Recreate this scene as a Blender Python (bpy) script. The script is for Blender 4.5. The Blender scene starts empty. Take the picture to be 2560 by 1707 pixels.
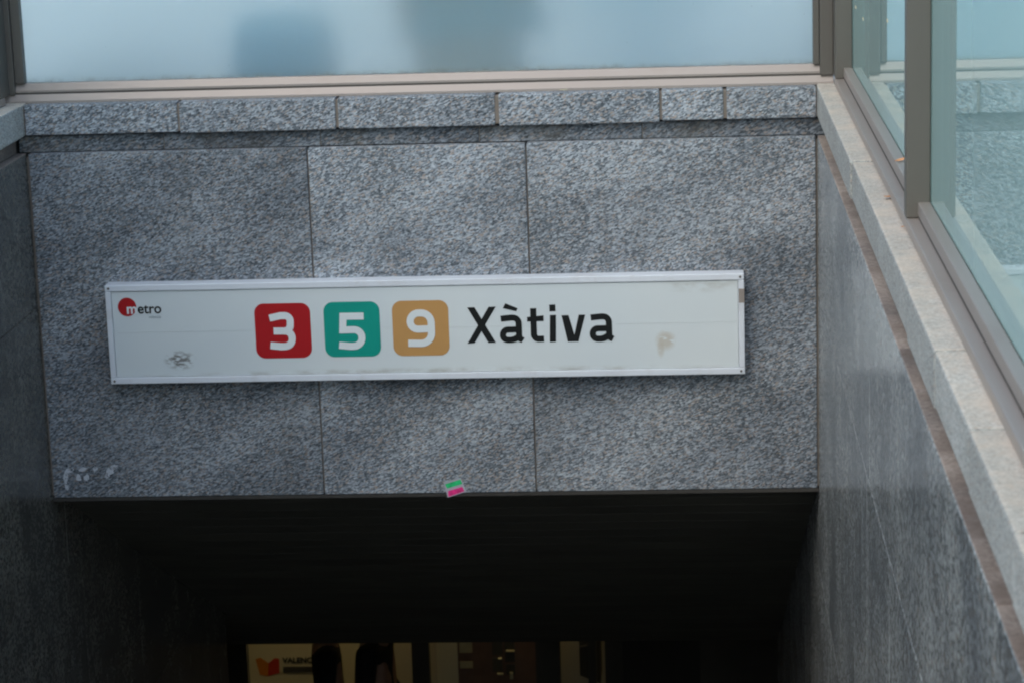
import bpy, bmesh, math, random
from mathutils import Vector, Matrix
random.seed(7)
SC = bpy.context.scene
COL = SC.collection

# ---------------- camera ----------------
def cam_axes(a, b, c):
    ca, sa, cb, sb, cc, s_ = math.cos(a), math.sin(a), math.cos(b), math.sin(b), math.cos(c), math.sin(c)
    f = Vector((-sb*ca, cb*ca, sa)); r = Vector((cb, sb, 0)); u = r.cross(f)
    return r*cc+u*s_, -r*s_+u*cc, f
r_, u_, f_ = cam_axes(-.2241, .0719, -.0333)
cd = bpy.data.cameras.new('camera'); cam = bpy.data.objects.new('camera', cd); COL.objects.link(cam)
m = Matrix((r_, u_, -f_)).transposed().to_4x4(); m.translation = Vector((-.4081, -7.6286, .9606)); cam.matrix_world = m
cd.sensor_width = 36; cd.lens = 6236.06/2560*36; cd.clip_start = .05; cd.clip_end = 3000
cd.dof.use_dof = True; cd.dof.focus_distance = 7.0; cd.dof.aperture_fstop = 11
SC.camera = cam

# ---------------- world, sun, exposure ----------------
SUN_EL, SUN_AZ = math.radians(46), math.radians(-148)      # azimuth from +y, clockwise
w = bpy.data.worlds.new("World"); SC.world = w; w.use_nodes = True
nt = w.node_tree; bg = nt.nodes['Background']; sky = nt.nodes.new('ShaderNodeTexSky')
sky.sky_type = 'NISHITA'; sky.sun_disc = False; sky.sun_elevation = SUN_EL; sky.sun_rotation = SUN_AZ
sky.air_density = 1.0; sky.dust_density = 2.0; sky.ozone_density = 1.0
mx = nt.nodes.new('ShaderNodeMix'); mx.data_type = 'RGBA'; mx.blend_type = 'MULTIPLY'; mx.inputs[0].default_value = 1
mx.inputs[7].default_value = (.97, 1.03, .98, 1); nt.links.new(sky.outputs[0], mx.inputs[6]); nt.links.new(mx.outputs[2], bg.inputs[0]); bg.inputs[1].default_value = .15
sl = bpy.data.lights.new('sun', 'SUN'); sun = bpy.data.objects.new('sun', sl); COL.objects.link(sun)
sl.energy = .55; sl.angle = math.radians(90); sl.color = (1, .98, .95)
sd = Vector((math.sin(SUN_AZ)*math.cos(SUN_EL), math.cos(SUN_AZ)*math.cos(SUN_EL), math.sin(SUN_EL)))
sun.rotation_euler = sd.to_track_quat('Z', 'Y').to_euler()
SC.view_settings.view_transform = 'Standard'; SC.view_settings.look = 'None'
SC.view_settings.exposure = .82; SC.view_settings.gamma = 1; SC.view_settings.use_curve_mapping = False
SC.cycles.max_bounces = 14; SC.cycles.transparent_max_bounces = 16; SC.cycles.transmission_bounces = 10
SC.cycles.sample_clamp_indirect = 6; SC.cycles.filter_width = 2.1

# ---------------- helpers ----------------
def base(hexv):
    h = hexv.lstrip('#'); o = []
    for i in (0, 2, 4):
        c = int(h[i:i+2], 16)/255; o.append(c/12.92 if c <= .04045 else ((c+.055)/1.055)**2.4)
    return (*o, 1)
def mat(name):
    m = bpy.data.materials.new(name); m.use_nodes = True
    return m, m.node_tree, m.node_tree.nodes['Principled BSDF']
def N(nt, t, **k):
    n = nt.nodes.new(t)
    for a, v in k.items(): setattr(n, a, v)
    return n
def L(nt, a, b): nt.links.new(a, b)
def mixc(nt, fac, a, b, mode='MIX'):
    n = N(nt, 'ShaderNodeMix', data_type='RGBA', blend_type=mode)
    for s, v in ((n.inputs[0], fac), (n.inputs[6], a), (n.inputs[7], b)):
        if hasattr(v, 'is_linked') or isinstance(v, bpy.types.NodeSocket): nt.links.new(v, s)
        else: s.default_value = v
    return n.outputs[2]
def math_(nt, op, a, b=0, clamp=False):
    n = N(nt, 'ShaderNodeMath', operation=op, use_clamp=clamp)
    for s, v in ((n.inputs[0], a), (n.inputs[1], b)):
        if isinstance(v, bpy.types.NodeSocket): nt.links.new(v, s)
        else: s.default_value = v
    return n.outputs[0]
def ramp(nt, fac, stops, interp='LINEAR'):
    n = N(nt, 'ShaderNodeValToRGB'); n.color_ramp.interpolation = interp
    e = n.color_ramp.elements
    while len(e) < len(stops): e.new(.5)
    for x, (p, c) in zip(e, stops): x.position = p; x.color = c if len(c) == 4 else (*c, 1)
    nt.links.new(fac, n.inputs[0]); return n.outputs[0]
def coords(nt, rot=(0,0,0), scale=(1,1,1), rnd=True):
    tc = N(nt, 'ShaderNodeTexCoord'); m0 = N(nt, 'ShaderNodeMapping'); mp = N(nt, 'ShaderNodeMapping')
    m0.inputs['Rotation'].default_value = rot; mp.inputs['Scale'].default_value = scale      # turn first, then stretch
    L(nt, tc.outputs['Object'], m0.inputs[0]); L(nt, m0.outputs[0], mp.inputs[0]); out = mp.outputs[0]
    if rnd:
        oi = N(nt, 'ShaderNodeObjectInfo'); v = N(nt, 'ShaderNodeVectorMath', operation='SCALE')
        cx = N(nt, 'ShaderNodeCombineXYZ')
        for i in range(3): L(nt, math_(nt, 'MULTIPLY', oi.outputs['Random'], 37.1+i*11.3), cx.inputs[i])
        a = N(nt, 'ShaderNodeVectorMath', operation='ADD'); L(nt, out, a.inputs[0]); L(nt, cx.outputs[0], a.inputs[1]); out = a.outputs[0]
        nt.nodes.remove(v)
    return out
def noise(nt, vec, scale, detail=4, rough=.55):
    n = N(nt, 'ShaderNodeTexNoise'); n.inputs['Scale'].default_value = scale
    n.inputs['Detail'].default_value = detail; n.inputs['Roughness'].default_value = rough
    L(nt, vec, n.inputs['Vector']); return n.outputs[0]

def granite(name, tones, rot=(0,0,0), scale=(1,1,1), cell=120, rough=.85, spec=.3, bump=.25, soft=.35, cloud=.35,
            warm=None, stain=0.0, drips=0.0, tint=None, dirt=None, darkcloud=(.62,.64,.68)):
    m, nt, p = mat(name)
    v = coords(nt, rot, scale)
    vo = N(nt, 'ShaderNodeTexVoronoi'); vo.inputs['Scale'].default_value = cell; L(nt, v, vo.inputs['Vector'])
    sp = N(nt, 'ShaderNodeSeparateColor'); L(nt, vo.outputs['Color'], sp.inputs[0])
    big = noise(nt, v, 4.5, 3)                                  # shifts the mix of grains from patch to patch
    g = math_(nt, 'ADD', sp.outputs[0], math_(nt, 'MULTIPLY', math_(nt, 'SUBTRACT', big, .5), cloud*2.0))
    g = math_(nt, 'ADD', g, math_(nt, 'MULTIPLY', math_(nt, 'SUBTRACT', noise(nt, v, cell*.5, 2), .5), .75))
    c = ramp(nt, g, tones)
    if warm:                                                    # scattered feldspar grains
        f = ramp(nt, sp.outputs[1], [(1-warm, (0,0,0,1)), (1-warm*.6, (1,1,1,1))])
        c = mixc(nt, math_(nt, 'MULTIPLY', f, .7), c, (.42, .31, .235, 1))
    c2 = noise(nt, v, cell*1.1, 3)
    c = mixc(nt, soft, c, ramp(nt, c2, [(.3, tones[0][1]), (.7, tones[-1][1])]))
    cl = ramp(nt, noise(nt, v, 2.9, 4, .6), [(.34, (*darkcloud, 1)), (.62, (1.12, 1.12, 1.12, 1))])
    c = mixc(nt, 1.0, c, cl, 'MULTIPLY')
    oc = N(nt, 'ShaderNodeObjectInfo'); c = mixc(nt, 1.0, c, oc.outputs['Color'], 'MULTIPLY')   # each stone its own tone; on the left wall, painted shade
    if stain:
        ws = coords(nt, scale=(6, 1, .3))
        sf_ = ramp(nt, noise(nt, ws, 2.0, 6, .65), [(.50, (0,0,0,1)), (.74, (1,1,1,1))])
        c = mixc(nt, math_(nt, 'MULTIPLY', sf_, stain), c, (.10, .095, .085, 1))
    if dirt:
        w_ = coords(nt, rnd=True)
        df = ramp(nt, noise(nt, w_, 7, 5, .65), [(.45, (0,0,0,1)), (.68, (1,1,1,1))])
        if dirt[2:]:                                            # only on faces that look up
            sn = N(nt, 'ShaderNodeSeparateXYZ'); gg = N(nt, 'ShaderNodeNewGeometry'); L(nt, gg.outputs['True Normal'], sn.inputs[0])
            up = ramp(nt, sn.outputs[2], [(.3, (0,0,0,1)), (.8, (1,1,1,1))])
            df = math_(nt, 'MULTIPLY', math_(nt, 'ADD', math_(nt, 'MULTIPLY', df, .55), .45), up)
        c = mixc(nt, math_(nt, 'MULTIPLY', df, dirt[1]), c, dirt[0])
    if drips:
        w_ = coords(nt, scale=(1, 9, .35))
        df = ramp(nt, noise(nt, w_, 2.2, 6, .7), [(.5, (0,0,0,1)), (.72, (1,1,1,1))])
        c = mixc(nt, math_(nt, 'MULTIPLY', df, drips), c, (.30, .30, .29, 1))
        w2 = coords(nt, scale=(1, 5, .25))
        df2 = ramp(nt, noise(nt, w2, 3.1, 5, .7), [(.52, (0,0,0,1)), (.7, (1,1,1,1))])
        c = mixc(nt, math_(nt, 'MULTIPLY', df2, drips*.9), c, (.05, .05, .05, 1))
        L(nt, math_(nt, 'ADD', rough, math_(nt, 'MULTIPLY', df, .10)), p.inputs['Roughness'])
    else: p.inputs['Roughness'].default_value = rough
    L(nt, c, p.inputs['Base Color']); p.inputs['Specular IOR Level'].default_value = spec
    if bump:
        b = N(nt, 'ShaderNodeBump'); b.inputs['Strength'].default_value = bump; b.inputs['Distance'].default_value = .002
        L(nt, noise(nt, v, cell*.7, 3), b.inputs['Height']); L(nt, b.outputs[0], p.inputs['Normal'])
    return m

DK, LT = (.022, .030, .038, 1), (.50, .54, .59, 1)
T = [(.10, DK), (.34, (.075, .092, .112, 1)), (.54, (.20, .225, .255, 1)), (.78, (.34, .37, .41, 1)), (.98, LT)]
AN = math.radians(22)
M = {}
M['wall_granite'] = granite('flamed_granite', T, rot=(0, AN, 0), scale=(.46, 1, 1.05), cell=262, warm=.17, soft=.33, cloud=.5, darkcloud=(.68,.70,.73), stain=.22)
M['coping_face'] = granite('coping_granite_dark', T, rot=(0, AN, 0), scale=(.46, 1, 1.05), cell=262, warm=.17, soft=.30, cloud=.25, darkcloud=(.88,.89,.90), stain=.2)
M['side_granite'] = granite('polished_granite', [(.10, (.10,.108,.11,1)), (.5, (.31,.322,.322,1)), (.95, (.56,.575,.57,1))],
                            scale=(1, .8, 1), cell=120, rough=.19, spec=.65, bump=.0, warm=.06, soft=.3, drips=.16, cloud=.25)
M['coping_granite'] = granite('coping_granite', [(.1, (.17,.175,.175,1)), (.5, (.40,.405,.39,1)), (.95, (.58,.58,.555,1))],
                              rot=(0, 0, AN), scale=(.8, .8, 1), cell=230, warm=.2, soft=.5, dirt=((.62,.50,.40,1), .75, 1), darkcloud=(.9,.89,.88))
M['ledge'] = granite('dirty_ledge_stone', [(.1, (.22,.175,.15,1)), (.5, (.30,.24,.205,1)), (.95, (.40,.335,.29,1))], cell=160, warm=.0, soft=.4, bump=.1,
                     dirt=((.15,.11,.09,1), .7))
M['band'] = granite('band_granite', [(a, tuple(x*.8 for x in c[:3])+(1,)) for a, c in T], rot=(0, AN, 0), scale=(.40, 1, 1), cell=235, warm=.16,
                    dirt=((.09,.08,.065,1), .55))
M['pave'] = granite('paving_granite', [(.1, (.52,.53,.52,1)), (.5, (.64,.65,.63,1)), (.95, (.74,.75,.73,1))], cell=90)

M['stair'] = granite('stair_granite', [(.1, (.14,.14,.14,1)), (.5, (.24,.24,.24,1)), (.95, (.34,.34,.34,1))], cell=90)
def plain(name, col, rough=.6, metal=0, spec=.4, var=.12, nscale=8, bump=0, grime=None, stretch=(1,1,1), emit=None):
    m, nt, p = mat(name); v = coords(nt, scale=stretch)
    n = noise(nt, v, nscale, 5)
    lo = tuple(x*(1-var) for x in col[:3])+(1,); hi = tuple(min(1, x*(1+var)) for x in col[:3])+(1,)
    c = ramp(nt, n, [(.3, lo), (.7, hi)])
    if grime:
        gf = ramp(nt, noise(nt, v, nscale*2.3, 6, .7), [(.52, (0,0,0,1)), (.75, (1,1,1,1))])
        c = mixc(nt, math_(nt, 'MULTIPLY', gf, grime[1]), c, grime[0])
    L(nt, c, p.inputs['Base Color'])
    p.inputs['Roughness'].default_value = rough; p.inputs['Metallic'].default_value = metal
    p.inputs['Specular IOR Level'].default_value = spec
    if bump:
        b = N(nt, 'ShaderNodeBump'); b.inputs['Strength'].default_value = bump; b.inputs['Distance'].default_value = .002
        L(nt, noise(nt, v, nscale*12, 3), b.inputs['Height']); L(nt, b.outputs[0], p.inputs['Normal'])
    if emit:
        p.inputs['Emission Color'].default_value = emit[0]; p.inputs['Emission Strength'].default_value = emit[1]
    return m
M['mortar'] = plain('mortar', (.20, .17, .145, 1), .95, nscale=30)
M['joint_dark'] = plain('dark_core', (.05, .046, .042, 1), .95, nscale=30)
M['rail'] = plain('anodised_aluminium', (.33, .285, .26, 1), .42, metal=.3, var=.05, nscale=3, stretch=(.3,.3,1), grime=((.24,.18,.14,1), .35))
M['rail_dark'] = plain('dark_gasket', (.07, .062, .055, 1), .7)
M['post'] = plain('bronze_aluminium', (.118, .108, .095, 1), .5, metal=.2, var=.07, nscale=6, stretch=(1,1,.2))
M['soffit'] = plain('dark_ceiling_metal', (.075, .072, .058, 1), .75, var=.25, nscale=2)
M['sign_frame'] = plain('white_lacquer', (.66, .69, .75, 1), .35, var=.04, grime=((.35,.27,.22,1), .25), nscale=5)
M['sign_black'] = plain('black_vinyl', (.006, .008, .009, 1), .35, var=.1)
M['sign_red'] = plain('red_vinyl', (.40, .007, .012, 1), .4, var=.04)
M['sign_green'] = plain('green_vinyl', (0, .29, .23, 1), .4, var=.04)
M['sign_tan'] = plain('tan_vinyl', (.50, .27, .095, 1), .4, var=.04)
M['sign_white'] = plain('white_vinyl', (.70, .74, .76, 1), .4, var=.02)
M['sign_grey'] = plain('grey_vinyl', (.2, .26, .3, 1), .4, var=.02)

# sign panel with its two scuffs
def panel_mat():
    m, nt, p = mat('aged_white_panel'); g = N(nt, 'ShaderNodeNewGeometry')
    c = ramp(nt, noise(nt, g.outputs['Position'], 1.7, 3), [(.3, (.61,.665,.70,1)), (.7, (.66,.70,.715,1))])
    def blot(c, cx, cz, rx, rz, col, lo, hi, sc, amt):
        s = N(nt, 'ShaderNodeVectorMath', operation='SUBTRACT'); L(nt, g.outputs['Position'], s.inputs[0]); s.inputs[1].default_value = (cx, -.055, cz)
        s2 = N(nt, 'ShaderNodeVectorMath', operation='MULTIPLY'); L(nt, s.outputs[0], s2.inputs[0]); s2.inputs[1].default_value = (1/rx, 0, 1/rz)
        ln = N(nt, 'ShaderNodeVectorMath', operation='LENGTH'); L(nt, s2.outputs[0], ln.inputs[0])
        fall = ramp(nt, ln.outputs['Value'], [(.45, (1,1,1,1)), (1, (0,0,0,1))])
        mp = N(nt, 'ShaderNodeMapping'); mp.inputs['Rotation'].default_value = (0, math.radians(25), 0); mp.inputs['Scale'].default_value = (.6, 1, 1.3)
        L(nt, g.outputs['Position'], mp.inputs[0])
        n = ramp(nt, noise(nt, mp.outputs[0], sc, 4), [(lo, (0,0,0,1)), (hi, (1,1,1,1))])
        f = math_(nt, 'MULTIPLY', math_(nt, 'MULTIPLY', fall, n), amt)
        return mixc(nt, f, c, col)
    c = blot(c, -2.005, -.812, .055, .034, (.13, .12, .11, 1), .44, .56, 75, .85)
    c = blot(c, -.475, -.775, .036, .036, (.50, .46, .40, 1), .38, .5, 60, .8)
    c = blot(c, -.49, -.80, .014, .034, (.50, .46, .40, 1), .3, .5, 60, .6)
    c = blot(c, -1.23, -.868, 1.15, .024, (.30, .27, .22, 1), .42, .66, 26, .5)
    c = blot(c, -.36, -.60, .16, .03, (.33, .30, .25, 1), .42, .66, 30, .35)
    L(nt, c, p.inputs['Base Color']); p.inputs['Roughness'].default_value = .38; p.inputs['Specular IOR Level'].default_value = .4
    return m
M['panel'] = panel_mat()

def clear_glass():
    m = bpy.data.materials.new('green_tinted_glass'); m.use_nodes = True; nt = m.node_tree
    nt.nodes.remove(nt.nodes['Principled BSDF']); out = nt.nodes['Material Output']
    tr = N(nt, 'ShaderNodeBsdfTransparent'); tr.inputs[0].default_value = (.52, .72, .72, 1)
    gl = N(nt, 'ShaderNodeBsdfGlossy'); gl.inputs['Color'].default_value = (.88, 1, 1, 1); gl.inputs['Roughness'].default_value = .004
    df = N(nt, 'ShaderNodeBsdfDiffuse'); df.inputs[0].default_value = (.56, .82, .80, 1)
    fr = N(nt, 'ShaderNodeFresnel'); fr.inputs[0].default_value = 1.52
    m1 = N(nt, 'ShaderNodeMixShader'); m1.inputs[0].default_value = .62
    L(nt, tr.outputs[0], m1.inputs[1]); L(nt, df.outputs[0], m1.inputs[2])          # an even, pale teal diffuse film
    m2 = N(nt, 'ShaderNodeMixShader'); L(nt, fr.outputs[0], m2.inputs[0]); L(nt, m1.outputs[0], m2.inputs[1]); L(nt, gl.outputs[0], m2.inputs[2])
    L(nt, m2.outputs[0], out.inputs[0]); return m
M['glass'] = clear_glass()
def frosted_glass():
    m = bpy.data.materials.new('frosted_glass'); m.use_nodes = True; nt = m.node_tree
    nt.nodes.remove(nt.nodes['Principled BSDF']); out = nt.nodes['Material Output']
    gs = N(nt, 'ShaderNodeBsdfGlass'); gs.distribution = 'MULTI_GGX'; gs.inputs['Color'].default_value = (.96, 1, .99, 1); gs.inputs['Roughness'].default_value = .41; gs.inputs['IOR'].default_value = 1.36
    tl = N(nt, 'ShaderNodeBsdfTranslucent'); tl.inputs[0].default_value = (.96, 1, .97, 1)
    df = N(nt, 'ShaderNodeBsdfDiffuse'); df.inputs[0].default_value = (.30, .28, .23, 1)
    m1 = N(nt, 'ShaderNodeMixShader'); m1.inputs[0].default_value = .42; L(nt, gs.outputs[0], m1.inputs[1]); L(nt, tl.outputs[0], m1.inputs[2])
    g = N(nt, 'ShaderNodeNewGeometry'); sx = N(nt, 'ShaderNodeSeparateXYZ'); L(nt, g.outputs['Position'], sx.inputs[0])
    low = ramp(nt, math_(nt, 'ADD', sx.outputs[2], math_(nt, 'MULTIPLY', noise(nt, g.outputs['Position'], 5, 4), .03)), [(.062, (1,1,1,1)), (.088, (0,0,0,1))])
    sp = ramp(nt, noise(nt, g.outputs['Position'], 28, 4, .7), [(.40, (0,0,0,1)), (.66, (1,1,1,1))])
    sk = ramp(nt, noise(nt, g.outputs['Position'], 70, 2), [(.74, (0,0,0,1)), (.80, (1,1,1,1))])
    f = math_(nt, 'ADD', math_(nt, 'MULTIPLY', math_(nt, 'MULTIPLY', low, sp), .55), math_(nt, 'MULTIPLY', sk, .3), True)
    m2 = N(nt, 'ShaderNodeMixShader'); L(nt, f, m2.inputs[0]); L(nt, m1.outputs[0], m2.inputs[1]); L(nt, df.outputs[0], m2.inputs[2])
    L(nt, m2.outputs[0], out.inputs[0]); return m
M['frosted'] = frosted_glass()

def link(name, me, parent=None, mt=None):
    o = bpy.data.objects.new(name, me); COL.objects.link(o)
    if mt: me.materials.clear(); me.materials.append(M[mt] if isinstance(mt, str) else mt)
    if parent:
        o.parent = parent
        pw = parent
        off = Vector((0,0,0))
        while pw: off += pw.location; pw = pw.parent
        o.location -= off
    return o
def thing(name, label, cat, loc=(0,0,0), group=None):
    o = bpy.data.objects.new(name, None); COL.objects.link(o); o.location = loc; o.empty_display_size = .1
    o['label'] = label; o['category'] = cat
    if group: o['group'] = group
    return o
def tag(o, label, cat, group=None):
    o['label'] = label; o['category'] = cat
    if group: o['group'] = group
    return o
def setting(name):
    o = bpy.data.objects.new(name, None); COL.objects.link(o); o['kind'] = 'structure'; return o
def box(name, x0, x1, y0, y1, z0, z1, mt, parent=None, bev=0.0, seg=1, rough_edge=0):
    """a box whose origin is its own centre"""
    c = Vector(((x0+x1)/2, (y0+y1)/2, (z0+z1)/2))
    bm = bmesh.new(); bmesh.ops.create_cube(bm, size=1)
    for v in bm.verts: v.co = Vector((v.co.x*(x1-x0), v.co.y*(y1-y0), v.co.z*(z1-z0)))
    if bev: bmesh.ops.bevel(bm, geom=bm.edges[:], offset=bev, segments=seg, affect='EDGES', profile=.6)
    if rough_edge:
        for v in bm.verts: v.co += Vector([random.uniform(-1, 1)*rough_edge for _ in range(3)])
    me = bpy.data.meshes.new(name); bm.to_mesh(me); bm.free()
    o = bpy.data.objects.new(name, me); COL.objects.link(o); me.materials.append(M[mt] if isinstance(mt, str) else mt)
    o.location = c
    if parent:
        off = Vector((0,0,0)); pw = parent
        while pw: off += pw.location; pw = pw.parent
        o.parent = parent; o.location = c-off
    return o
def prism(name, prof, axis, a0, a1, mt, parent=None):
    """profile of (u,z) extruded along y (axis 'y': u is x) or along x (axis 'x': u is y)"""
    bm = bmesh.new(); ring = []
    for a in (a0, a1):
        ring.append([bm.verts.new((u, a, z) if axis == 'y' else (a, u, z)) for u, z in prof])
    n = len(prof)
    for i in range(n): bm.faces.new((ring[0][i], ring[0][(i+1) % n], ring[1][(i+1) % n], ring[1][i]))
    bm.faces.new(ring[0]); bm.faces.new(ring[1][::-1]); bmesh.ops.recalc_face_normals(bm, faces=bm.faces[:])
    me = bpy.data.meshes.new(name); bm.to_mesh(me); bm.free(); return link(name, me, parent, mt)

XL, XR = -2.4615, 0.0
ZL, ZB = -.156, -1.288            # ledge, lintel bottom
STREET, FLOOR = -.65, -5.70
G = .0022                         # half a joint

# ---------------- ground, stairs ----------------
X0, X1, Y0, Y1 = XL-.30, .30, -7.35, .32       # hole in the pavement
pv = setting('pavement')
bm = bmesh.new(); B = 900
for (a, b, c, d) in ((-B, X0, -B, B), (X1, B, -B, B), (X0, X1, -B, Y0), (X0, X1, Y1, B)):
    q = [bm.verts.new((x, y, STREET-.02)) for x, y in ((a, c), (b, c), (b, d), (a, d))]; bm.faces.new(q)
me = bpy.data.meshes.new('pavement_bed'); bm.to_mesh(me); bm.free(); link('pavement_bed', me, pv, 'pave')
def slab_mesh(sx, sy, h):
    bm = bmesh.new(); bmesh.ops.create_cube(bm, size=1)
    for v in bm.verts: v.co = Vector((v.co.x*sx, v.co.y*sy, v.co.z*h))
    me = bpy.data.meshes.new('paving_slab'); bm.to_mesh(me); bm.free(); me.materials.append(M['pave']); return me
sm = slab_mesh(.595, .595, .03)
for i in range(-3, 5):
    for j in range(0, 12):
        x, y = X0+.3+i*.6, Y1+.3+j*.6
        o = bpy.data.objects.new('paving_slab', sm); COL.objects.link(o); o.parent = pv; o.location = (x, y, STREET-.015+random.uniform(-.001, .001))
for i in range(0, 6):
    for j in range(-8, 6):
        x, y = X1+.3+i*.6, -.3+j*.6
        if y > Y1: continue
        o = bpy.data.objects.new('paving_slab', sm); COL.objects.link(o); o.parent = pv; o.location = (x, y, STREET-.015+random.uniform(-.001, .001))
stairs = setting('stairs')
NS, RI, GO = 30, (STREET-FLOOR)/30, .311
for i in range(NS):
    y = -7.33+i*GO; z = STREET-i*RI
    box('step', XL+.004, XR-.004, y, y+GO+.02, z-RI-.10, z-RI+.0, 'stair', stairs, .004)
YB = -7.33+NS*GO

# ---------------- back wall above the entrance ----------------
bw = thing('granite_end_wall', 'speckled grey granite wall above the dark station entrance, carrying the white sign', 'wall', (-1.23, 0, -.7))
js = [XL+.003, -1.576, -.895, XR-.003]
for (a, b), tn, dy in zip(zip(js, js[1:]), (.86, 1.04, .98), (.0, -.0012, .0004)):
    o = box('granite_slab', a+G, b-G, dy, .035, ZB+.014, ZL+random.uniform(-.001, .001), 'wall_granite', bw, .0035, 2); o.color = (tn, tn, tn, 1)
box('mortar_bed', XL-.03, XR+.03, .008, .09, ZB+.02, ZL-.012, 'mortar', bw)
box('lintel_trim', XL, XR, .002, .09, ZB, ZB+.0125, 'joint_dark', bw, .002)
js = [XL-.031, -2.03, -1.536, -1.04, -.535, XR+.031]
box('band_mortar', XL-.03, XR+.03, .034, .0752, ZL+.002, -.104, 'mortar', bw)
for a, b in zip(js, js[1:]): box('band_stone', a+G*.6, b-G*.6, .03, .075, ZL+.001, -.103, 'band', bw, .002)
js = [XL-.0, -1.974, -1.478, -.981, -.477, -.28, XR+.0]
jw = [.002, .003, .0042, .0062, .0036, .0048, .002]
for k, (a, b) in enumerate(zip(js, js[1:])):
    o = box('coping_stone', a+jw[k], b-jw[k+1], random.uniform(-.001, .002), .30, -.1+random.uniform(-.003, .003), -.004, 'coping_face', bw, .005, 2)
    tn = random.uniform(.96, 1.10); o.color = (tn, tn, tn, 1)
box('mortar_joint', XL, XR, .0062, .28, -.094, -.010, 'mortar', bw)
box('wall_core', XL, XR, .075, .28, -1.24, -.1, 'joint_dark', bw)

# ---------------- side walls ----------------
def side_wall(s, label):
    """s=+1 right wall with its face at x=0, s=-1 left wall with its face at x=XL"""
    fx = XR if s > 0 else XL
    X = lambda d: fx+s*d
    def bx(name, d0, d1, *r, **k):
        a, b = sorted((X(d0), X(d1))); return box(name, a, b, *r, **k)
    t = thing('granite_side_wall', label, 'wall', (fx, -3.4, -1.0)); YE = 3.8 if s > 0 else 2.72
    zs = [ZL, -.644, -1.54, -2.40, -3.26, -4.12, -4.98, -5.70]
    tops = [(-7.33, -5.9, -4.40, -2.87, -1.617, 0), (-7.33, -6.2, -4.9, -3.35, -1.873, -.40, 1.07, 2.30)]
    for k in range(7):
        ys = list(tops[0]) if k == 0 else [y + (0 if k % 2 else .7) for y in tops[1]]
        ys = [-7.33] + [y for y in ys if -7.2 < y < (0 if k == 0 else YE-.2)] + [0.0 if k == 0 else YE]
        for a, b in zip(ys, ys[1:]):
            zc = STREET-(b+7.33)*RI/GO
            if zs[k] < zc-.9-(b-a)*.5: pass
            stairtop = STREET-(a+7.33)/GO*RI
            if zs[k] < STREET-(b+7.33)/GO*RI-.3: continue           # wholly beneath the steps
            if zs[k+1] > -1.25-.5*max(a, 0)+.05 and a > .1: continue  # wholly above the soffit
            bx('granite_slab', 0, .035, a+G*.6, b-G*.6, zs[k+1]+G*.6, zs[k]-(0 if k == 0 else G*.6), 'side_granite', t, bev=.001).color = ((1, 1, 1, 1) if s > 0 else (.34, .32, .285, 1))  # left slabs are the same stone, with shade put into their colour
    bx('mortar_bed', .006, .05, -7.33, 0, -1.55, ZL-.012, 'mortar', t)
    bx('wall_core', .04, .28, -7.33, YE, -5.9, -.1, 'joint_dark', t)
    # the dirty ledge on top of the cladding and the recessed band
    ys = [-7.33, -5.9, -4.397, -3.19, -2.87, -1.617, 0]
    for a, b in zip(ys, ys[1:]):
        bx('ledge_stone', .0015, .038, a+.001, b-.001, ZL-.003, ZL+.003, 'ledge', t, bev=.001)
        bx('band_stone', .031, .06, a+.001, b-.001, ZL+.004, -.101, 'ledge', t, bev=.001)
    cs = [-7.33, -6.60, -6.09, -5.58, -5.07, -4.56, -4.05, -3.545, -3.035, -2.525, -1.494, 0.0]
    for i, (a, b) in enumerate(zip(cs, cs[1:])):
        e = .30 if i == len(cs)-2 else 0
        # last stone runs on behind the end wall's coping
        o = bx('coping_stone', random.uniform(-.001, .005), .29, a+G*1.3, b+(-.0005 if e else -G*1.3), -.1+random.uniform(-.004, .004), random.uniform(-.004, .001), 'coping_granite', t, bev=.006, seg=2); tn = random.uniform(.88, 1.1); o.color = (tn, tn, tn, 1)
    bx('coping_stone', .002, .29, .0005, .30, -.1, -.001, 'coping_granite', t, bev=.004)
    bx('mortar_joint', .012, .27, -7.33, .28, -.096, -.014, 'joint_dark', t)
    return t
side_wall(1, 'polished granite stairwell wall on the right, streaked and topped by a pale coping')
side_wall(-1, 'granite stairwell wall at the left edge of the view, darkened by painted shade')

# ---------------- glass screens ----------------
GH = 1.05
def rail_profile(d, z, s, fx):
    return [(fx+s*a, b) for a, b in zip(d, z)]
def side_screen(s, label, pane_group):
    fx = XR if s > 0 else XL
    X = lambda d: fx+s*d
    def bx(name, d0, d1, *r, **k):
        a, b = sorted((X(d0), X(d1))); return box(name, a, b, *r, **k)
    t = thing('glass_balustrade', label, 'glass screen', (X(.1), -3.4, 0))
    bx('lower_rail', .053, .135, -7.3, -.002, .0005, .023, 'rail', t, bev=.003, seg=2)
    bx('rail_groove', .0785, .13, -7.3, -.002, .0225, .030, 'rail_dark', t)
    bx('upper_rail', .078, .1035, -7.3, -.002, .0285, .057, 'rail', t, bev=.003, seg=2)
    bx('upper_rail', .1175, .134, -7.3, -.002, .0285, .057, 'rail', t, bev=.003, seg=2)
    bx('gasket', .1033, .1177, -7.3, -.002, .030, .0545, 'rail_dark', t)
    posts = [-.048, -2.44, -4.93, -7.28]
    for i, y in enumerate(posts):
        p = bx('post', .0532, .1041, y, y+.046 if i else .133, .0235, GH+.03, 'post', t, bev=.0025)
        bx('post_cap', .0500, .118, y-.006, y+.052 if i else .14, GH+.0305, GH+.05, 'rail', t, bev=.002)
    for a, b in zip(posts[1:], posts):
        bx('glass_pane', .1045, .1125, a+.015, b+.030, .0556, GH, 'glass' if s > 0 else 'frosted', t, bev=.0008)  # left panes are out of view, frosted to shade the left side
    bx('top_rail', .095, .135, -7.3, -.002, GH+.001, GH+.03, 'rail', t, bev=.003)
    return t
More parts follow.
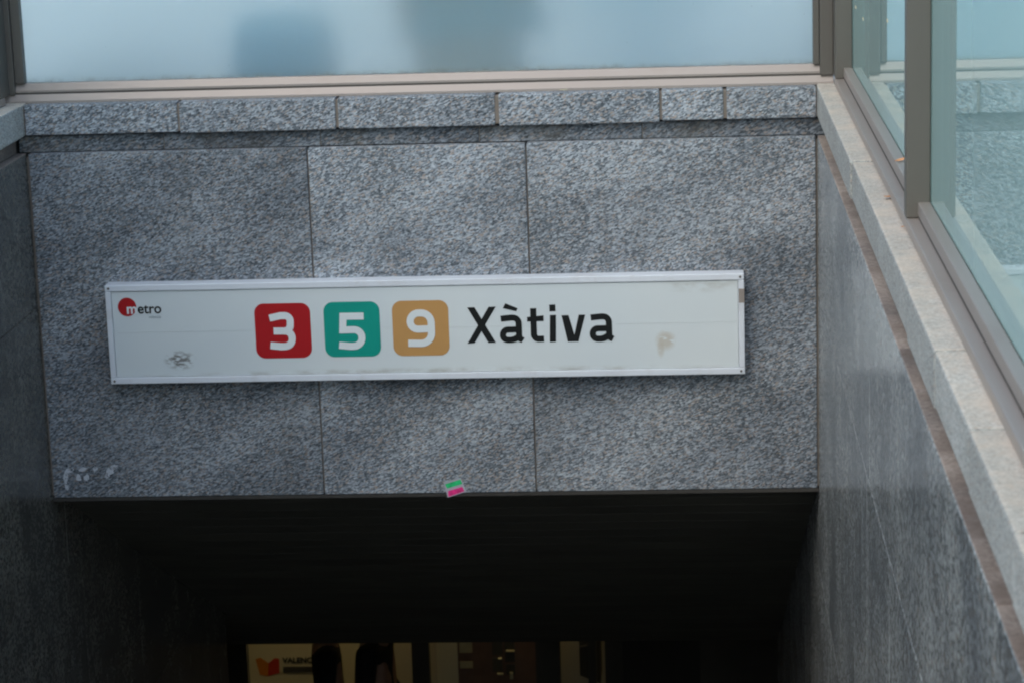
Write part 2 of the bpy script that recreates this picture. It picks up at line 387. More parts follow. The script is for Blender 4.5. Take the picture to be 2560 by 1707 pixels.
side_screen(1, 'clear green-tinted glass screen on the right coping, mirroring the end wall', None)
side_screen(-1, 'glass screen along the left coping, its frame just showing at the upper left corner', None)

bs = thing('frosted_glass_screen', 'frosted pale blue glass screen in a brown metal frame above the end wall', 'glass screen', (-1.23, .08, 0))
yf = .050
prism('lower_rail', [(yf, -.0035), (yf, .004), (yf+.013, .0235), (.135, .0235), (.135, -.0035)], 'x', XL-.0725, XR+.0535, 'rail', bs)
box('rail_groove', XL-.034, XR+.05, yf+.013, .13, .0235, .031, 'rail_dark', bs)
prism('upper_rail', [(yf+.012, .0295), (yf+.012, .036), (yf+.026, .057), (.0955, .057), (.0955, .0295)], 'x', XL-.0355, XR+.012, 'rail', bs)
box('upper_rail', XL-.0355, XR+.012, .1135, .134, .0295, .057, 'rail', bs, .003, 2)
box('frosted_pane', XL-.02, XR+.01, .0975, .1115, .052, GH, 'frosted', bs, .001)
for x0, x1, y_, n in ((XR+.0125, XR+.0528, 0, 'post'), (XL-.0725, XL-.0360, 0, 'post')):
    box(n, x0, x1, yf+.003, .134, .0240, GH+.03, 'post', bs, .003, 2)
for x0, x1 in ((XR-.008, XR+.011), (XL-.0355, XL-.006)):
    box('glazing_bead', x0, x1, yf+.012, .0955, .0573, GH+.001, 'post', bs, .003, 2)
box('top_rail', XL-.03, XR+.0115, yf+.004, .133, GH+.002, GH+.03, 'rail', bs, .003)

# ---------------- station sign ----------------
sg = thing('station_name_sign', 'long white metro sign reading Xàtiva with red 3, green 5 and tan 9', 'sign', (-1.23, -.03, -.727))
sx0, sx1, sz0, sz1 = -2.2298, -.2298, -.8854, -.5677
fw = .0205
box('sign_back', sx0+.004, sx1-.004, -.046, -.006, sz0+.004, sz1-.004, 'sign_frame', sg)
box('frame_bar', sx0, sx1, -.060, -.001, sz1-fw, sz1, 'sign_frame', sg, .002)
box('frame_bar', sx0, sx1, -.060, -.001, sz0, sz0+fw, 'sign_frame', sg, .002)
box('frame_bar', sx0, sx0+fw*.9, -.0595, -.001, sz0+fw+.0006, sz1-fw-.0006, 'sign_frame', sg, .002)
box('frame_bar', sx1-fw*.9, sx1, -.0595, -.001, sz0+fw+.0006, sz1-fw-.0006, 'sign_frame', sg, .002)
box('worn_patch', sx1-.017, sx1+.0008, -.0603, -.03, -.66, -.615, 'rail', sg, .001)
PY = -.0555
sp = .0012
box('sign_panel', sx0+fw*.9+.0015, sx1-fw*.9-.0015, PY, -.047, -.72065, sz1-fw-.0015, 'panel', sg)
box('sign_panel', sx0+fw*.9+.0015, sx1-fw*.9-.0015, PY+.0003, -.047, sz0+fw+.0015, -.7211, 'panel', sg)
for x in (sx0+.012, sx1-.012):
    for z in (sz0+.010, sz1-.010):
        bm = bmesh.new(); bmesh.ops.create_cone(bm, cap_ends=True, segments=10, radius1=.004, radius2=.0035, depth=.002)
        bmesh.ops.rotate(bm, verts=bm.verts[:], matrix=Matrix.Rotation(math.radians(90), 3, 'X'))
        me = bpy.data.meshes.new('screw'); bm.to_mesh(me); bm.free()
        o = bpy.data.objects.new('screw', me); COL.objects.link(o); me.materials.append(M['post'] ); o.parent = sg; o.location = Vector((x, -.0608, z))-sg.location
# flat vinyl shapes: polygons in x,z extruded towards the viewer
def flat(name, polys, y, mt, parent, th=.0006, lift=.00012):
    bm = bmesh.new()
    for k, pl in enumerate(polys):
        yy = y-th-k*lift
        vs = [bm.verts.new((x, yy, z)) for x, z in pl]; vb = [bm.verts.new((x, y, z)) for x, z in pl]; n = len(pl)
        try: f = bm.faces.new(vs)
        except ValueError: continue
        for i in range(n): bm.faces.new((vs[i], vb[i], vb[(i+1) % n], vs[(i+1) % n]))
    bmesh.ops.recalc_face_normals(bm, faces=bm.faces[:])
    big = [f for f in bm.faces if len(f.verts) > 4]; bmesh.ops.triangulate(bm, faces=big)
    me = bpy.data.meshes.new(name); bm.to_mesh(me); bm.free(); return link(name, me, parent, mt)
def rpath(pts, seg=7):
    out = []
    n = len(pts)
    for i, p in enumerate(pts):
        if len(p) == 2 or i in (0, n-1) or p[2] <= 0: out.append(Vector(p[:2])); continue
        P = Vector(p[:2]); A = Vector(pts[i-1][:2]); C = Vector(pts[i+1][:2]); r = p[2]
        d1, d2 = (A-P), (C-P); la = d1.length*(.5 if (i-1 > 0 and len(pts[i-1]) > 2) else .98); lb = d2.length*(.5 if (i+1 < n-1 and len(pts[i+1]) > 2) else .98)
        r = min(r, la, lb); s, e = P+d1.normalized()*r, P+d2.normalized()*r
        for k in range(seg+1):
            t = k/seg; q = 1-t
            c1, c2 = s.lerp(P, .56), e.lerp(P, .56)
            out.append(s*q**3+c1*3*q*q*t+c2*3*q*t*t+e*t**3)
    return out
def stroke(pts, wd):
    """ribbon polygon of even width along a rounded path"""
    c = rpath(pts); cc = [c[0]]
    for p in c[1:]:
        if (p-cc[-1]).length > 1e-5: cc.append(p)
    Lf, Rt = [], []
    for i, p in enumerate(cc):
        d1 = (p-cc[i-1]).normalized() if i else None; d2 = (cc[i+1]-p).normalized() if i < len(cc)-1 else None
        d1 = d1 or d2; d2 = d2 or d1
        n1 = Vector((-d1.y, d1.x)); n2 = Vector((-d2.y, d2.x)); nn = (n1+n2); nn = nn.normalized() if nn.length > 1e-6 else n1
        k = wd/2/max(.6, nn.dot(n1)); Lf.append(p+nn*k); Rt.append(p-nn*k)
    return Lf, Rt
def stroke_obj(name, paths, polys, y, mt, parent, wd):
    bm = bmesh.new(); th = .0006
    for k, (pts) in enumerate(paths):
        Lf, Rt = stroke(pts, wd); yy = y-th-k*.00012
        a = [bm.verts.new((v.x, yy-i*2.5e-5, v.y)) for i, v in enumerate(Lf)]; b = [bm.verts.new((v.x, yy-i*2.5e-5, v.y)) for i, v in enumerate(Rt)]
        a2 = [bm.verts.new((v.x, y, v.y)) for v in Lf]; b2 = [bm.verts.new((v.x, y, v.y)) for v in Rt]
        for i in range(len(a)-1):
            bm.faces.new((a[i], a[i+1], b[i+1], b[i])); bm.faces.new((a[i], a2[i], a2[i+1], a[i+1])); bm.faces.new((b[i], b[i+1], b2[i+1], b2[i]))
        for i in (0, -1): bm.faces.new((a[i], b[i], b2[i], a2[i]))
    for k, pl in enumerate(polys):
        yy = y-th-(k+len(paths))*.00012
        vs = [bm.verts.new((x, yy, z)) for x, z in pl]; vb = [bm.verts.new((x, y, z)) for x, z in pl]; n = len(pl)
        f = bm.faces.new(vs)
        for i in range(n): bm.faces.new((vs[i], vb[i], vb[(i+1) % n], vs[(i+1) % n]))
        if n > 4: bmesh.ops.triangulate(bm, faces=[f])
    bmesh.ops.recalc_face_normals(bm, faces=bm.faces[:])
    me = bpy.data.meshes.new(name); bm.to_mesh(me); bm.free(); return link(name, me, parent, mt)
def rrect(cx, cz, w_, h_, r, seg=8):
    out = []
    for qx, qz, a0 in ((1, 1, 0), (-1, 1, 90), (-1, -1, 180), (1, -1, 270)):
        for k in range(seg+1):
            a = math.radians(a0+90*k/seg); out.append((cx+qx*(w_/2-r)+r*math.cos(a), cz+qz*(h_/2-r)+r*math.sin(a)))
    return out
GL = {'3a' : [(-1.7135, -0.6822), (-1.6786, -0.675), (-1.647, -0.675, 0.0186), (-1.6496, -0.7244, 0.0186), (-1.7022, -0.7234)] ,
'3b' : [(-1.6699, -0.7244), (-1.6441, -0.7245, 0.0217), (-1.645, -0.7728, 0.0232), (-1.6822, -0.7731), (-1.7144, -0.7689)] ,
'5' : [(-1.4158, -0.6808), (-1.4808, -0.6806), (-1.4835, -0.7238), (-1.4239, -0.7235, 0.0248), (-1.4247, -0.776, 0.0263), (-1.4627, -0.776), (-1.4971, -0.7721)] ,
'9' : [(-1.2082, -0.7248), (-1.2714, -0.7263, 0.0263), (-1.2693, -0.6741, 0.0294), (-1.2046, -0.6743, 0.031), (-1.2046, -0.7717, 0.0341), (-1.279, -0.7697)] ,
'X1' : [(-1.0901, -0.6596), (-1.0675, -0.6591), (-1.0038, -0.7729), (-1.0272, -0.7734)] ,
'X2' : [(-1.0233, -0.6591), (-1.0007, -0.6586), (-1.0707, -0.773), (-1.093, -0.7744)] ,
'acc' : [(-0.9707, -0.6488), (-0.9322, -0.6651), (-0.9376, -0.6745), (-0.9788, -0.6642)] ,
'a1' : [(-0.9863, -0.6975), (-0.9552, -0.6946), (-0.931, -0.695, 0.0174), (-0.9305, -0.7594, 0.0058), (-0.9192, -0.767)] ,
'a2' : [(-0.9296, -0.732), (-0.9811, -0.7324, 0.0186), (-0.9809, -0.765, 0.0157), (-0.949, -0.7647, 0.0083), (-0.9303, -0.7542)] ,
't1' : [(-0.8843, -0.666), (-0.8843, -0.7637, 0.0157), (-0.8532, -0.7629)] ,
't2' : [(-0.9042, -0.6934), (-0.8523, -0.6891), (-0.8528, -0.7073), (-0.9046, -0.7081)] ,
'i1' : [(-0.8339, -0.6557), (-0.8149, -0.6552), (-0.8146, -0.6768), (-0.8337, -0.6773)] ,
'i2' : [(-0.8328, -0.6886), (-0.8137, -0.6881), (-0.8161, -0.7736), (-0.8353, -0.7741)] ,
'v' : [(-0.7968, -0.6901), (-0.7748, -0.6897), (-0.7582, -0.7529), (-0.743, -0.689), (-0.7227, -0.6893), (-0.7461, -0.7735), (-0.7792, -0.7738)] ,
'b1' : [(-0.706, -0.6987), (-0.6755, -0.6958), (-0.6501, -0.6963, 0.0174), (-0.6495, -0.7605, 0.0058), (-0.6383, -0.7672)] ,
'b2' : [(-0.6497, -0.7331), (-0.701, -0.7335, 0.0186), (-0.7005, -0.7661, 0.0157), (-0.6687, -0.7658, 0.0083), (-0.6503, -0.7552)] ,
'B3' : [(-1.7587, -0.6346), (-1.5815, -0.6363), (-1.5856, -0.8117), (-1.7626, -0.8096)] ,
'B5' : [(-1.5389, -0.6338), (-1.3657, -0.6354), (-1.3677, -0.8105), (-1.5425, -0.8101)] ,
'B9' : [(-1.324, -0.6346), (-1.1504, -0.6362), (-1.1506, -0.8103), (-1.3257, -0.8086)] ,}
SW = .0222
for key, cx, cz, mt, paths in (('three', -1.672, -.723, 'sign_red', ['3a', '3b']), ('five', -1.4535, -.7223, 'sign_green', ['5']), ('nine', -1.2378, -.7223, 'sign_tan', ['9'])):
    bd = flat('line_badge', [rrect(cx, cz, .1765, .1755, .030)], PY, mt, sg)
    stroke_obj('numeral', [GL[k] for k in paths], [], PY-.0007, 'sign_white', bd, SW)
LW = .0192
stroke_obj('letter', [], [GL['X1'], GL['X2']], PY, 'sign_black', sg, LW)
stroke_obj('letter', [GL['a1'], GL['a2']], [GL['acc']], PY, 'sign_black', sg, LW)
stroke_obj('letter', [GL['t1']], [GL['t2']], PY, 'sign_black', sg, LW)
stroke_obj('letter', [], [GL['i1'], GL['i2']], PY, 'sign_black', sg, LW)
stroke_obj('letter', [], [GL['v']], PY, 'sign_black', sg, LW)
stroke_obj('letter', [GL['b1'], GL['b2']], [], PY, 'sign_black', sg, LW)
lg = flat('logo_disc', [[(-2.1625+.0295*math.cos(a*math.pi/18), -.6385+.0300*math.sin(a*math.pi/18)) for a in range(36)]], PY, 'sign_red', sg)
def text(name, s, x, z, size, y, mt, parent, bold=0, shear=0, sx=1, align='LEFT'):
    cu = bpy.data.curves.new('t', 'FONT'); cu.body = s; cu.size = size; cu.offset = bold; cu.extrude = .0003; cu.shear = shear; cu.align_x = align
    o = bpy.data.objects.new('t', cu); COL.objects.link(o)
    dg = bpy.context.evaluated_depsgraph_get(); me = bpy.data.meshes.new_from_object(o.evaluated_get(dg)); bpy.data.objects.remove(o)
    me.transform(Matrix.Diagonal((sx, 1, 1, 1)))
    me.transform(Matrix.Rotation(math.radians(90), 4, 'X')); me.transform(Matrix.Translation((x, y, z)))
    me.name = name; return link(name, me, parent, mt)
text('lettering', 'm', -2.1655, -.6595, .046, PY-.0012, 'sign_white', lg, bold=.0011, sx=.98)
text('lettering', 'etro', -2.1305, -.6595, .046, PY-.0006, 'sign_black', sg, bold=.0008, sx=.95)
text('lettering', 'valencia', -2.096, -.6755, .0135, PY-.0006, 'sign_grey', sg, sx=.92)

# ---------------- small things on the wall ----------------
def quad_obj(name, pts, th, mt, parent=None):
    """pts in x,z, on the wall face"""
    bm = bmesh.new(); f = [bm.verts.new((x, -.0016-th, z)) for x, z in pts]; b = [bm.verts.new((x, -.0004, z)) for x, z in pts]; n = len(pts)
    bm.faces.new(f)
    for i in range(n): bm.faces.new((f[i], b[i], b[(i+1) % n], f[(i+1) % n]))
    bmesh.ops.recalc_face_normals(bm, faces=bm.faces[:]); me = bpy.data.meshes.new(name); bm.to_mesh(me); bm.free(); return link(name, me, parent, mt)
M['paper'] = plain('sticker_paper', (.42, .41, .47, 1), .7)
M['ink_green'] = plain('green_ink', (.02, .50, .17, 1), .6, var=.3, nscale=60)
M['ink_pink'] = plain('pink_ink', (.75, .03, .22, 1), .6, var=.3, nscale=60)
st = thing('sticker', 'small green and pink sticker on the bottom edge of the end wall', 'sticker', (-1.15, -.002, -1.26))
quad_obj('sticker_paper', [(-1.192, -1.238), (-1.136, -1.224), (-1.119, -1.270), (-1.1795, -1.289)], .0005, 'paper', st)
quad_obj('green_stripe', [(-1.187, -1.2445), (-1.137, -1.2295), (-1.131, -1.244), (-1.180, -1.2585)], .001, 'ink_green', st)
quad_obj('pink_stripe', [(-1.178, -1.2675), (-1.132, -1.2535), (-1.1255, -1.268), (-1.1775, -1.286)], .001, 'ink_pink', st)

def paint_mat():
    m, nt, p = mat('worn_white_paint'); v = coords(nt, rnd=False)
    f = ramp(nt, noise(nt, v, 90, 4, .7), [(.34, (0,0,0,1)), (.52, (1,1,1,1))])
    p.inputs['Base Color'].default_value = (.78, .82, .90, 1); p.inputs['Roughness'].default_value = .8
    L(nt, math_(nt, 'MULTIPLY', f, .62), p.inputs['Alpha']); return m
M['worn_paint'] = paint_mat()
gr = thing('paint_scrawl', 'faded white paint scrawl at the lower left corner of the end wall', 'graffiti', (-2.31, -.002, -1.22))
def blob(cx, cz, rx, rz, ang, n=14):
    out = []; ca, sa = math.cos(ang), math.sin(ang)
    for k in range(n):
        a = 2*math.pi*k/n; r = 1+random.uniform(-.22, .22); x, z = rx*r*math.cos(a), rz*r*math.sin(a)
        out.append((cx+x*ca-z*sa, cz+x*sa+z*ca))
    return out
for i, a in enumerate([(-2.399, -1.182, .0135, .008, .3), (-2.413, -1.207, .007, .022, -.1), (-2.412, -1.235, .006, .012, 0), (-2.356, -1.180, .014, .006, .2), (-2.371, -1.207, .008, .012, .2),
          (-2.345, -1.208, .009, .011, 0), (-2.315, -1.178, .007, .008, 0), (-2.258, -1.175, .021, .009, .45), (-2.268, -1.190, .014, .008, .2), (-2.278, -1.203, .008, .008, 0)]):
    quad_obj('paint_stroke', blob(*a), .0004+i*.00005, 'worn_paint', gr)

M['leaf'] = plain('dry_leaf', (.52, .25, .12, 1), .8, var=.3, nscale=80)
M['petal'] = plain('pale_petal', (.62, .55, .38, 1), .8, var=.2, nscale=80)
def leaf(name, loc, rot, ln, wd, mt, label, cat, group=None):
    bm = bmesh.new(); top = []
    P = [(-.5, 0), (-.3, .32), (.05, .5), (.35, .3), (.5, 0), (.3, -.35), (-.05, -.48), (-.35, -.28)]
    vs = [bm.verts.new((x*ln, y*wd, .12*ln*(x*x*3+abs(y)))) for x, y in P]; c = bm.verts.new((0, 0, 0))
    for i in range(8): bm.faces.new((vs[i], vs[(i+1) % 8], c))
    r = bmesh.ops.extrude_face_region(bm, geom=bm.faces[:])
    for v in [g for g in r['geom'] if isinstance(g, bmesh.types.BMVert)]: v.co.z += .0006
    bmesh.ops.recalc_face_normals(bm, faces=bm.faces[:])
    me = bpy.data.meshes.new(name); bm.to_mesh(me); bm.free(); o = link(name, me, None, mt); o.location = loc; o.rotation_euler = rot
    return tag(o, label, cat, group)
leaf('dry_leaf', (.047, -2.045, .0015), (0, .1, .9), .030, .016, 'leaf', 'orange dry leaf scrap on the right coping beside the rail, left of the grey post', 'leaf')
leaf('dry_leaf', (.090, -1.89, .0600), (.1, -.2, .3), .032, .018, 'leaf', 'orange dry leaf scrap on top of the right rail, just left of the grey post', 'leaf')
leaf('dry_leaf', (.048, -2.417, .0015), (0, .1, 1.2), .014, .009, 'leaf', 'tiny brown leaf crumb on the right coping below the grey post', 'leaf')
leaf('straw_scrap', (-.775, .026, .0005), (0, 0, .25), .03, .007, 'petal', 'pale straw scrap lying on the end wall coping below the frosted glass', 'straw')
for i, (y, z, lb) in enumerate(((-.19, .252, 'pale petal stuck to the glass beside the corner post, topmost of three'), (-.49, .247, 'pale petal stuck low on the glass near the corner post, middle of three'), (-1.33, .325, 'pale petal stuck to the glass nearest the grey post'))):
    leaf('petal', (.1035, y, z), (0, math.radians(90), math.radians(0)), .012, .055, 'petal', lb, 'petal', 'pale petals stuck to the right glass')

# ---------------- behind the frosted glass ----------------
M['blue_fabric'] = plain('blue_shell', (.09, .27, .40, 1), .5, nscale=12)
M['black_plastic'] = plain('black_plastic', (.015, .015, .016, 1), .5)
sc = thing('suitcase', 'blurred blue suitcase standing behind the frosted glass', 'suitcase', (-1.70, .52, STREET))
box('shell', -1.875, -1.545, .38, .64, STREET+.06, .225, 'blue_fabric', sc, .10, 6)
for x in (-1.83, -1.59):
    for y in (.42, .60):
        bm = bmesh.new(); bmesh.ops.create_cone(bm, cap_ends=True, segments=14, radius1=.03, radius2=.03, depth=.025)
        bmesh.ops.rotate(bm, verts=bm.verts[:], matrix=Matrix.Rotation(math.radians(90), 3, 'Y')); bmesh.ops.translate(bm, verts=bm.verts[:], vec=(x, y, STREET+.03))
        me = bpy.data.meshes.new('wheel'); bm.to_mesh(me); bm.free(); link('wheel', me, sc, 'black_plastic')

def person(name, label, loc, rz, coat, legs, skin, hair, pose, h=1.7, coat_hem=.9, bulk=1.0):
    root = thing(name, label, 'person', loc); root.rotation_euler = (0, 0, rz)
    k = h/1.75
    def skinned(nm, verts, edges, radii, mt, sub=2):
        me = bpy.data.meshes.new(nm); me.from_pydata([tuple(c*k for c in v) for v in verts], edges, [])
        o = bpy.data.objects.new(nm, me); COL.objects.link(o)
        md = o.modifiers.new('s', 'SKIN'); md.use_smooth_shade = True
        sl_ = me.skin_vertices[0].data
        for i, r in enumerate(radii): sl_[i].radius = (r[0]*k, r[1]*k) if isinstance(r, tuple) else (r*k, r*k)
        sl_[0].use_root = True
        o.modifiers.new('ss', 'SUBSURF').levels = sub; o.modifiers['ss'].render_levels = sub
        dg = bpy.context.evaluated_depsgraph_get(); me2 = bpy.data.meshes.new_from_object(o.evaluated_get(dg)); bpy.data.objects.remove(o); bpy.data.meshes.remove(me)
        me2.name = nm; me2.materials.clear(); me2.materials.append(M[mt])
        for pl in me2.polygons: pl.use_smooth = True
        ob = bpy.data.objects.new(nm, me2); COL.objects.link(ob); ob.parent = root; return ob
    st_ = pose
    V = [(0,0,.98), (0,.01,1.15), (0,.02,1.34), (0,.01,1.47), (0,-.005,1.54), (0,-.02,1.62), (0,-.03,1.72),
         (.19,.02,1.42), (.23,.04,1.14), (.22,-.05+st_*.1,.90), (.22,-.07+st_*.1,.83),
         (-.19,.02,1.42), (-.23,.04,1.14), (-.22,-.05-st_*.1,.90), (-.22,-.07-st_*.1,.83),
         (.09,0,.92), (.10,-st_*.12,.50), (.10,st_*.06-.0,.10), (.105,-.12+st_*.06,.035),
         (-.09,0,.92), (-.10,st_*.02-.03,.50), (-.10,-st_*.16,.10), (-.105,-.12-st_*.16,.035)]
    E_ = [(0,1),(1,2),(2,3),(3,4),(4,5),(5,6),(2,7),(7,8),(8,9),(9,10),(2,11),(11,12),(12,13),(13,14),(0,15),(15,16),(16,17),(17,18),(0,19),(19,20),(20,21),(21,22)]
    R_ = [(.15,.11),(.14,.10),(.15,.10),.055,.055,(.075,.09),(.065,.08),.055,.042,.03,.035,.055,.042,.03,.035,.085,.058,.042,(.04,.035),.085,.058,.042,(.04,.035)]
    b = skinned('body', V, E_, R_, skin)
    Vc = [V[0], V[1], V[2], (0,.01,1.45), V[7], V[8], V[9], V[11], V[12], V[13], (0,0,coat_hem)]
    Ec = [(0,1),(1,2),(2,3),(2,4),(4,5),(5,6),(2,7),(7,8),(8,9),(0,10)]
    Rc = [(.18*bulk,.135*bulk),(.17*bulk,.13*bulk),(.18*bulk,.13*bulk),.075,.075,.06,.045,.075,.06,.045,(.185*bulk,.14*bulk)]
    skinned('coat', Vc, Ec, Rc, coat)
    skinned('trousers', [V[0], V[15], V[16], V[17], V[19], V[20], V[21]], [(0,1),(1,2),(2,3),(0,4),(4,5),(5,6)], [(.155,.12), .10, .075, .06, .10, .075, .06], legs)
    skinned('hair', [(0,.0,1.70), (0,.02,1.64)], [(0,1)], [(.088,.10), (.08,.085)], hair)
    for s in (-1, 1):
        bm = bmesh.new(); bmesh.ops.create_uvsphere(bm, u_segments=8, v_segments=6, radius=.012)
        bmesh.ops.translate(bm, verts=bm.verts[:], vec=(s*.03*k, -.115*k, 1.645*k)); me = bpy.data.meshes.new('eye'); bm.to_mesh(me); bm.free()
        me.materials.append(M['black_plastic']); o = bpy.data.objects.new('eye', me); COL.objects.link(o); o.parent = root
    bm = bmesh.new(); bmesh.ops.create_cone(bm, segments=6, radius1=.016, radius2=.004, depth=.04)
    bmesh.ops.translate(bm, verts=bm.verts[:], vec=(0, -.12*k, 1.615*k)); me = bpy.data.meshes.new('nose'); bm.to_mesh(me); bm.free()
    me.materials.append(M[skin]); o = bpy.data.objects.new('nose', me); COL.objects.link(o); o.parent = root
    # hands: five short fingers each
    for s, iv in ((1, 10), (-1, 14)):
        hx, hy, hz = V[iv]
        for f in range(5):
            dy = (-.03+.017*f); ln = (.055, .07, .078, .07, .05)[f]
            if f == 0: vv = [(hx-s*.01, hy-.03, hz+.0), (hx-s*.018, hy-.055, hz-.03), (hx-s*.02, hy-.058, hz-.055)]
            else: vv = [(hx, hy+dy, hz-.02), (hx-s*.004, hy+dy, hz-.02-ln*.55), (hx-s*.014, hy+dy-.006, hz-.02-ln)]
            skinned('finger', vv, [(0,1),(1,2)], [.0095, .0085, .007], skin, 1)
    return root
M['skin'] = plain('skin', (.42, .25, .17, 1), .55, var=.05)
M['dark_cloth'] = plain('dark_cloth', (.010, .010, .012, 1), .9)
M['dark_cloth2'] = plain('charcoal_cloth', (.016, .015, .015, 1), .9)
M['teal_cloth'] = plain('teal_cloth', (.03, .16, .22, 1), .8)
M['grey_cloth'] = plain('grey_cloth', (.44, .41, .37, 1), .8)
M['sky_cloth'] = plain('pale_blue_cloth', (.10, .27, .38, 1), .8)
M['hair'] = plain('brown_hair', (.02, .013, .009, 1), .6)
person('person', 'blurred person in a teal jacket and long grey skirt behind the frosted glass', (-1.10, .60, STREET), math.radians(200), 'teal_cloth', 'grey_cloth', 'skin', 'hair', .6, 1.74, .96, 1.2)
sk = bpy.data.objects['person']
bm = bmesh.new(); bmesh.ops.create_cone(bm, segments=20, radius1=.20, radius2=.150, depth=.76)
for v in bm.verts: v.co.y *= .7
bmesh.ops.translate(bm, verts=bm.verts[:], vec=(.03, 0, .50)); me = bpy.data.meshes.new('long_skirt'); bm.to_mesh(me); bm.free(); me.materials.append(M['grey_cloth'])
o = bpy.data.objects.new('long_skirt', me); COL.objects.link(o); o.parent = sk
person('person', 'faint pale blue figure, rightmost of the two people behind the frosted glass', (-.55, 2.3, STREET), math.radians(150), 'sky_cloth', 'sky_cloth', 'skin', 'hair', .4, 1.70, .85, 1.5)

# ---------------- tunnel ceiling and hall ----------------
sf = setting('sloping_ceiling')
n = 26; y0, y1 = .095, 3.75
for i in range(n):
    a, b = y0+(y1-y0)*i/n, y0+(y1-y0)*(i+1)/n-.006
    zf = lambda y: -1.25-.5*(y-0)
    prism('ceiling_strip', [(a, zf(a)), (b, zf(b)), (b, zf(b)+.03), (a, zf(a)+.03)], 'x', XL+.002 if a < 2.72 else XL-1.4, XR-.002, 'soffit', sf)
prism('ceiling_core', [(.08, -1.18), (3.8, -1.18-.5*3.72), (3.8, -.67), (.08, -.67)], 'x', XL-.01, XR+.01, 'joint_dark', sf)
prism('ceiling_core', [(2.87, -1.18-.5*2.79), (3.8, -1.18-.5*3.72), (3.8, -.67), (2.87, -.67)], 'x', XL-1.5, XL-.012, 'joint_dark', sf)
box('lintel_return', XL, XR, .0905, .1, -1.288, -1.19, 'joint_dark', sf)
M['hall_dark'] = plain('hall_dark_paint', (.05, .048, .042, 1), .8, var=.1, nscale=3)
M['hall_wall'] = plain('hall_cream_paint', (.46, .42, .30, 1), .6, var=.08, nscale=2)
M['hall_brown'] = plain('brown_panelling', (.17, .10, .07, 1), .45, var=.25, nscale=4)
M['hall_floor'] = plain('hall_terrazzo', (.14, .135, .125, 1), .35, var=.3, nscale=40)
M['poster'] = plain('poster_white', (.62, .56, .36, 1), .5, var=.04, nscale=2)
M['poster_orange'] = plain('orange_print', (.60, .20, .02, 1), .5)
M['poster_red'] = plain('red_print', (.50, .04, .02, 1), .5)
def struct(name, *a, **k):
    o = box(name, *a, **k); o['kind'] = 'structure'; return o
HX0, HX1, HY0, HY1, HZ = -6.2, 3.4, 3.82, 8.6, -2.80
struct('hall_floor', HX0, HX1, YB+.02, HY1+.2, FLOOR-.1, FLOOR, 'hall_floor')
struct('hall_ceiling', HX0, HX1, HY0, HY1+.2, HZ, HZ+.1, 'soffit')
struct('hall_ceiling', HX0, XL-1.51, 2.7, HY0-.002, HZ, HZ+.1, 'soffit')
hw = thing('hall_wall', 'cream and brown back wall of the underground hall, dimly lit', 'wall', (-1.4, HY1, FLOOR))
box('cream_face', HX0, HX1, HY1, HY1+.15, FLOOR, HZ, 'hall_wall', hw)
for a, b, yy, lb in ((HX0, XL-.04, 2.85, 'dark hall wall left of the stairs foot'), (XR+.28, HX1, HY0, 'dark hall wall right of the stairs foot')):
    o = box('hall_front_wall', a, b, yy-.12, yy, FLOOR, HZ, 'hall_dark'); tag(o, lb, 'wall')
o = box('hall_end_wall', HX0-.1, HX0, 2.7, HY1, FLOOR, HZ, 'hall_dark'); tag(o, 'dark end wall of the underground hall, far left', 'wall')
o = box('hall_end_wall', HX1, HX1+.1, HY0, HY1, FLOOR, HZ, 'hall_dark'); tag(o, 'dark end wall of the underground hall, far right', 'wall')
# partition of dark uprights at y=7.6
pt = thing('dark_partition', 'black framed partition across the hall at the foot of the stairs', 'partition', (-1.4, 7.6, FLOOR))
solid = [(HX0, -3.90, 0), (-3.90, -3.455, 1), (-3.455, -3.305, 0), (-2.225, -2.112, 0), (-1.42, -1.262, 0), (-1.082, -1.030, 0), (-.972, -.86, 0), (-.86, -.36, 1), (-.36, HX1, 0)]
for a, b, k in solid:
    box('tinted_panel' if k else 'upright', a, b, 7.60 if not k else 7.63, 7.68, FLOOR, -3.62, 'hall_dark' if k else 'soffit', pt)
box('added_light_block', HX0, HX1, 7.59, 7.70, -3.62, HZ, 'soffit', pt)  # unseen beam, added to hold back the lamp's light above the openings
# lamp over the lane behind the partition
M['tube'] = plain('fluorescent_tube', (.9, .9, .8, 1), .5, var=0, emit=((1, .80, .42, 1), 16.0))
lp = thing('ceiling_lamp', 'fluorescent lamp on the hall ceiling behind the partition', 'lamp', (-1.9, 8.1, HZ))
box('lamp_body', -3.9, -.3, 8.02, 8.18, HZ-.06, HZ-.001, 'rail', lp)
box('tube', -3.85, -.35, 8.08, 8.12, HZ-.10, HZ-.0605, 'tube', lp)
# poster
po = thing('poster', 'pale yellow poster with an orange and red logo and the word VALENCIA', 'poster', (-3.05, 8.58, FLOOR))
box('sheet', -3.49, -2.60, 8.55, 8.575, -5.62, -4.1, 'poster', po)
flat('logo_wing', [[(-3.425, -4.955), (-3.39, -4.945), (-3.335, -4.985), (-3.345, -5.08), (-3.40, -5.07)]], 8.549, 'poster_orange', po)
flat('logo_wing', [[(-3.335, -4.985), (-3.29, -4.948), (-3.26, -4.955), (-3.262, -5.06), (-3.345, -5.08)]], 8.549, 'poster_red', po)
text('lettering', 'VALENCIA', -3.235, -4.985, .055, 8.548, 'sign_black', po, bold=.002)
box('print_line', -3.235, -2.86, 8.546, 8.549, -5.055, -5.012, 'hall_dark', po)
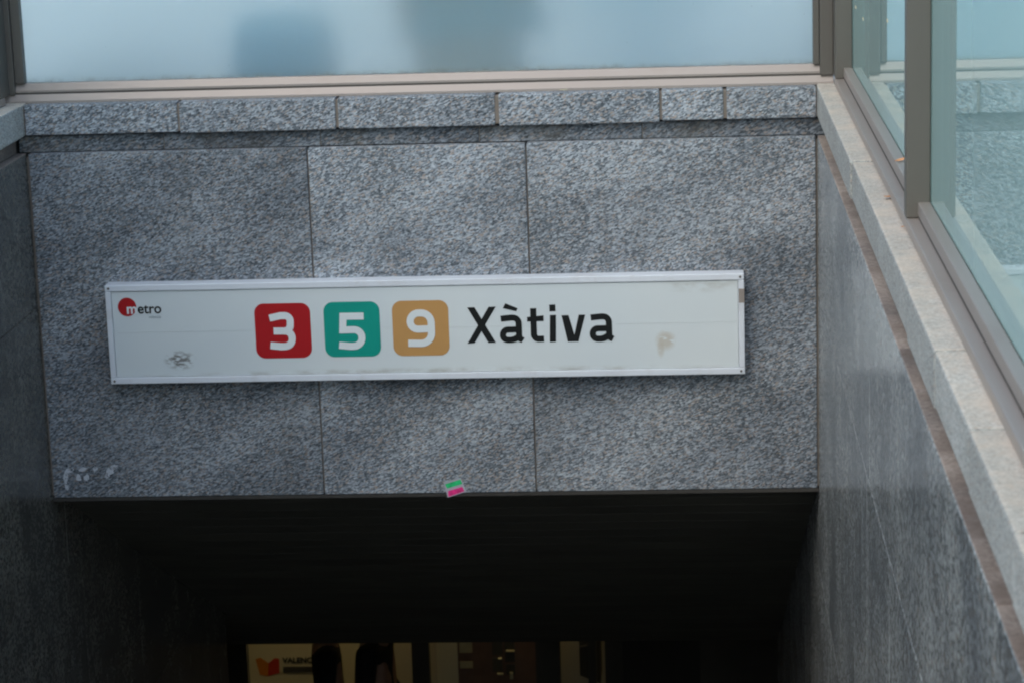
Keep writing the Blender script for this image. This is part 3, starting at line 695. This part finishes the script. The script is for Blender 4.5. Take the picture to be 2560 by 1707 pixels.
# brown niche with machine
br = thing('ticket_machine', 'brown ticket machine with dark slots seen through the partition opening', 'ticket machine', (-1.75, 8.3, FLOOR))
box('cabinet', -2.12, -1.36, 8.2, 8.55, FLOOR, -4.0, 'hall_brown', br, .01)
M['pale_print'] = plain('pale_plate', (.40, .36, .22, 1), .4)
box('lit_plate', -2.125, -1.985, 8.19, 8.199, -5.2, -4.25, 'poster', br)
box('label_plate', -1.97, -1.885, 8.185, 8.199, -4.79, -4.715, 'pale_print', br)
box('label_plate', -1.97, -1.885, 8.185, 8.199, -4.90, -4.855, 'pale_print', br)
for x0, x1, z0, z1 in ((-1.75, -1.68, -4.81, -4.70), (-1.665, -1.60, -4.77, -4.705), (-1.75, -1.685, -4.93, -4.83), (-1.665, -1.60, -4.86, -4.79), (-1.66, -1.60, -4.95, -4.88)):
    box('slot', x0, x1, 8.19, 8.199, z0, z1, 'soffit', br)
for x0, x1, z0, z1 in ((-1.71, -1.685, -4.836, -4.828), (-1.72, -1.68, -4.945, -4.936), (-1.655, -1.60, -4.781, -4.774), (-1.635, -1.615, -4.975, -4.93)):
    box('slot_lip', x0, x1, 8.17, 8.189, z0, z1, 'pale_print', br)
# dark cabinet in the narrow opening
cb = thing('wall_cabinet', 'small dark box on the lit wall in the narrow opening', 'cabinet', (-1.1, 8.5, -4.9))
prism('cabinet_body', [(-1.17, -4.74), (-1.03, -4.70), (-1.03, -5.06), (-1.17, -5.00)], 'y', 8.3, 8.58, 'hall_dark', cb)
prism('cabinet_ledge', [(-1.165, -4.79), (-1.09, -4.775), (-1.09, -4.781), (-1.165, -4.797)], 'y', 8.285, 8.299, 'post', cb)

person('person', 'left one of two dark-coated people in front of the hall poster', (-2.67, 7.0, FLOOR), math.radians(100), 'dark_cloth', 'dark_cloth2', 'skin', 'hair', .8, 1.72, .85, .8)
person('person', 'right one of two dark-coated people at the stairs foot, back to the stairs', (-2.34, 6.85, FLOOR), math.radians(82), 'dark_cloth2', 'dark_cloth', 'skin', 'hair', -.8, 1.80, .85, .8)
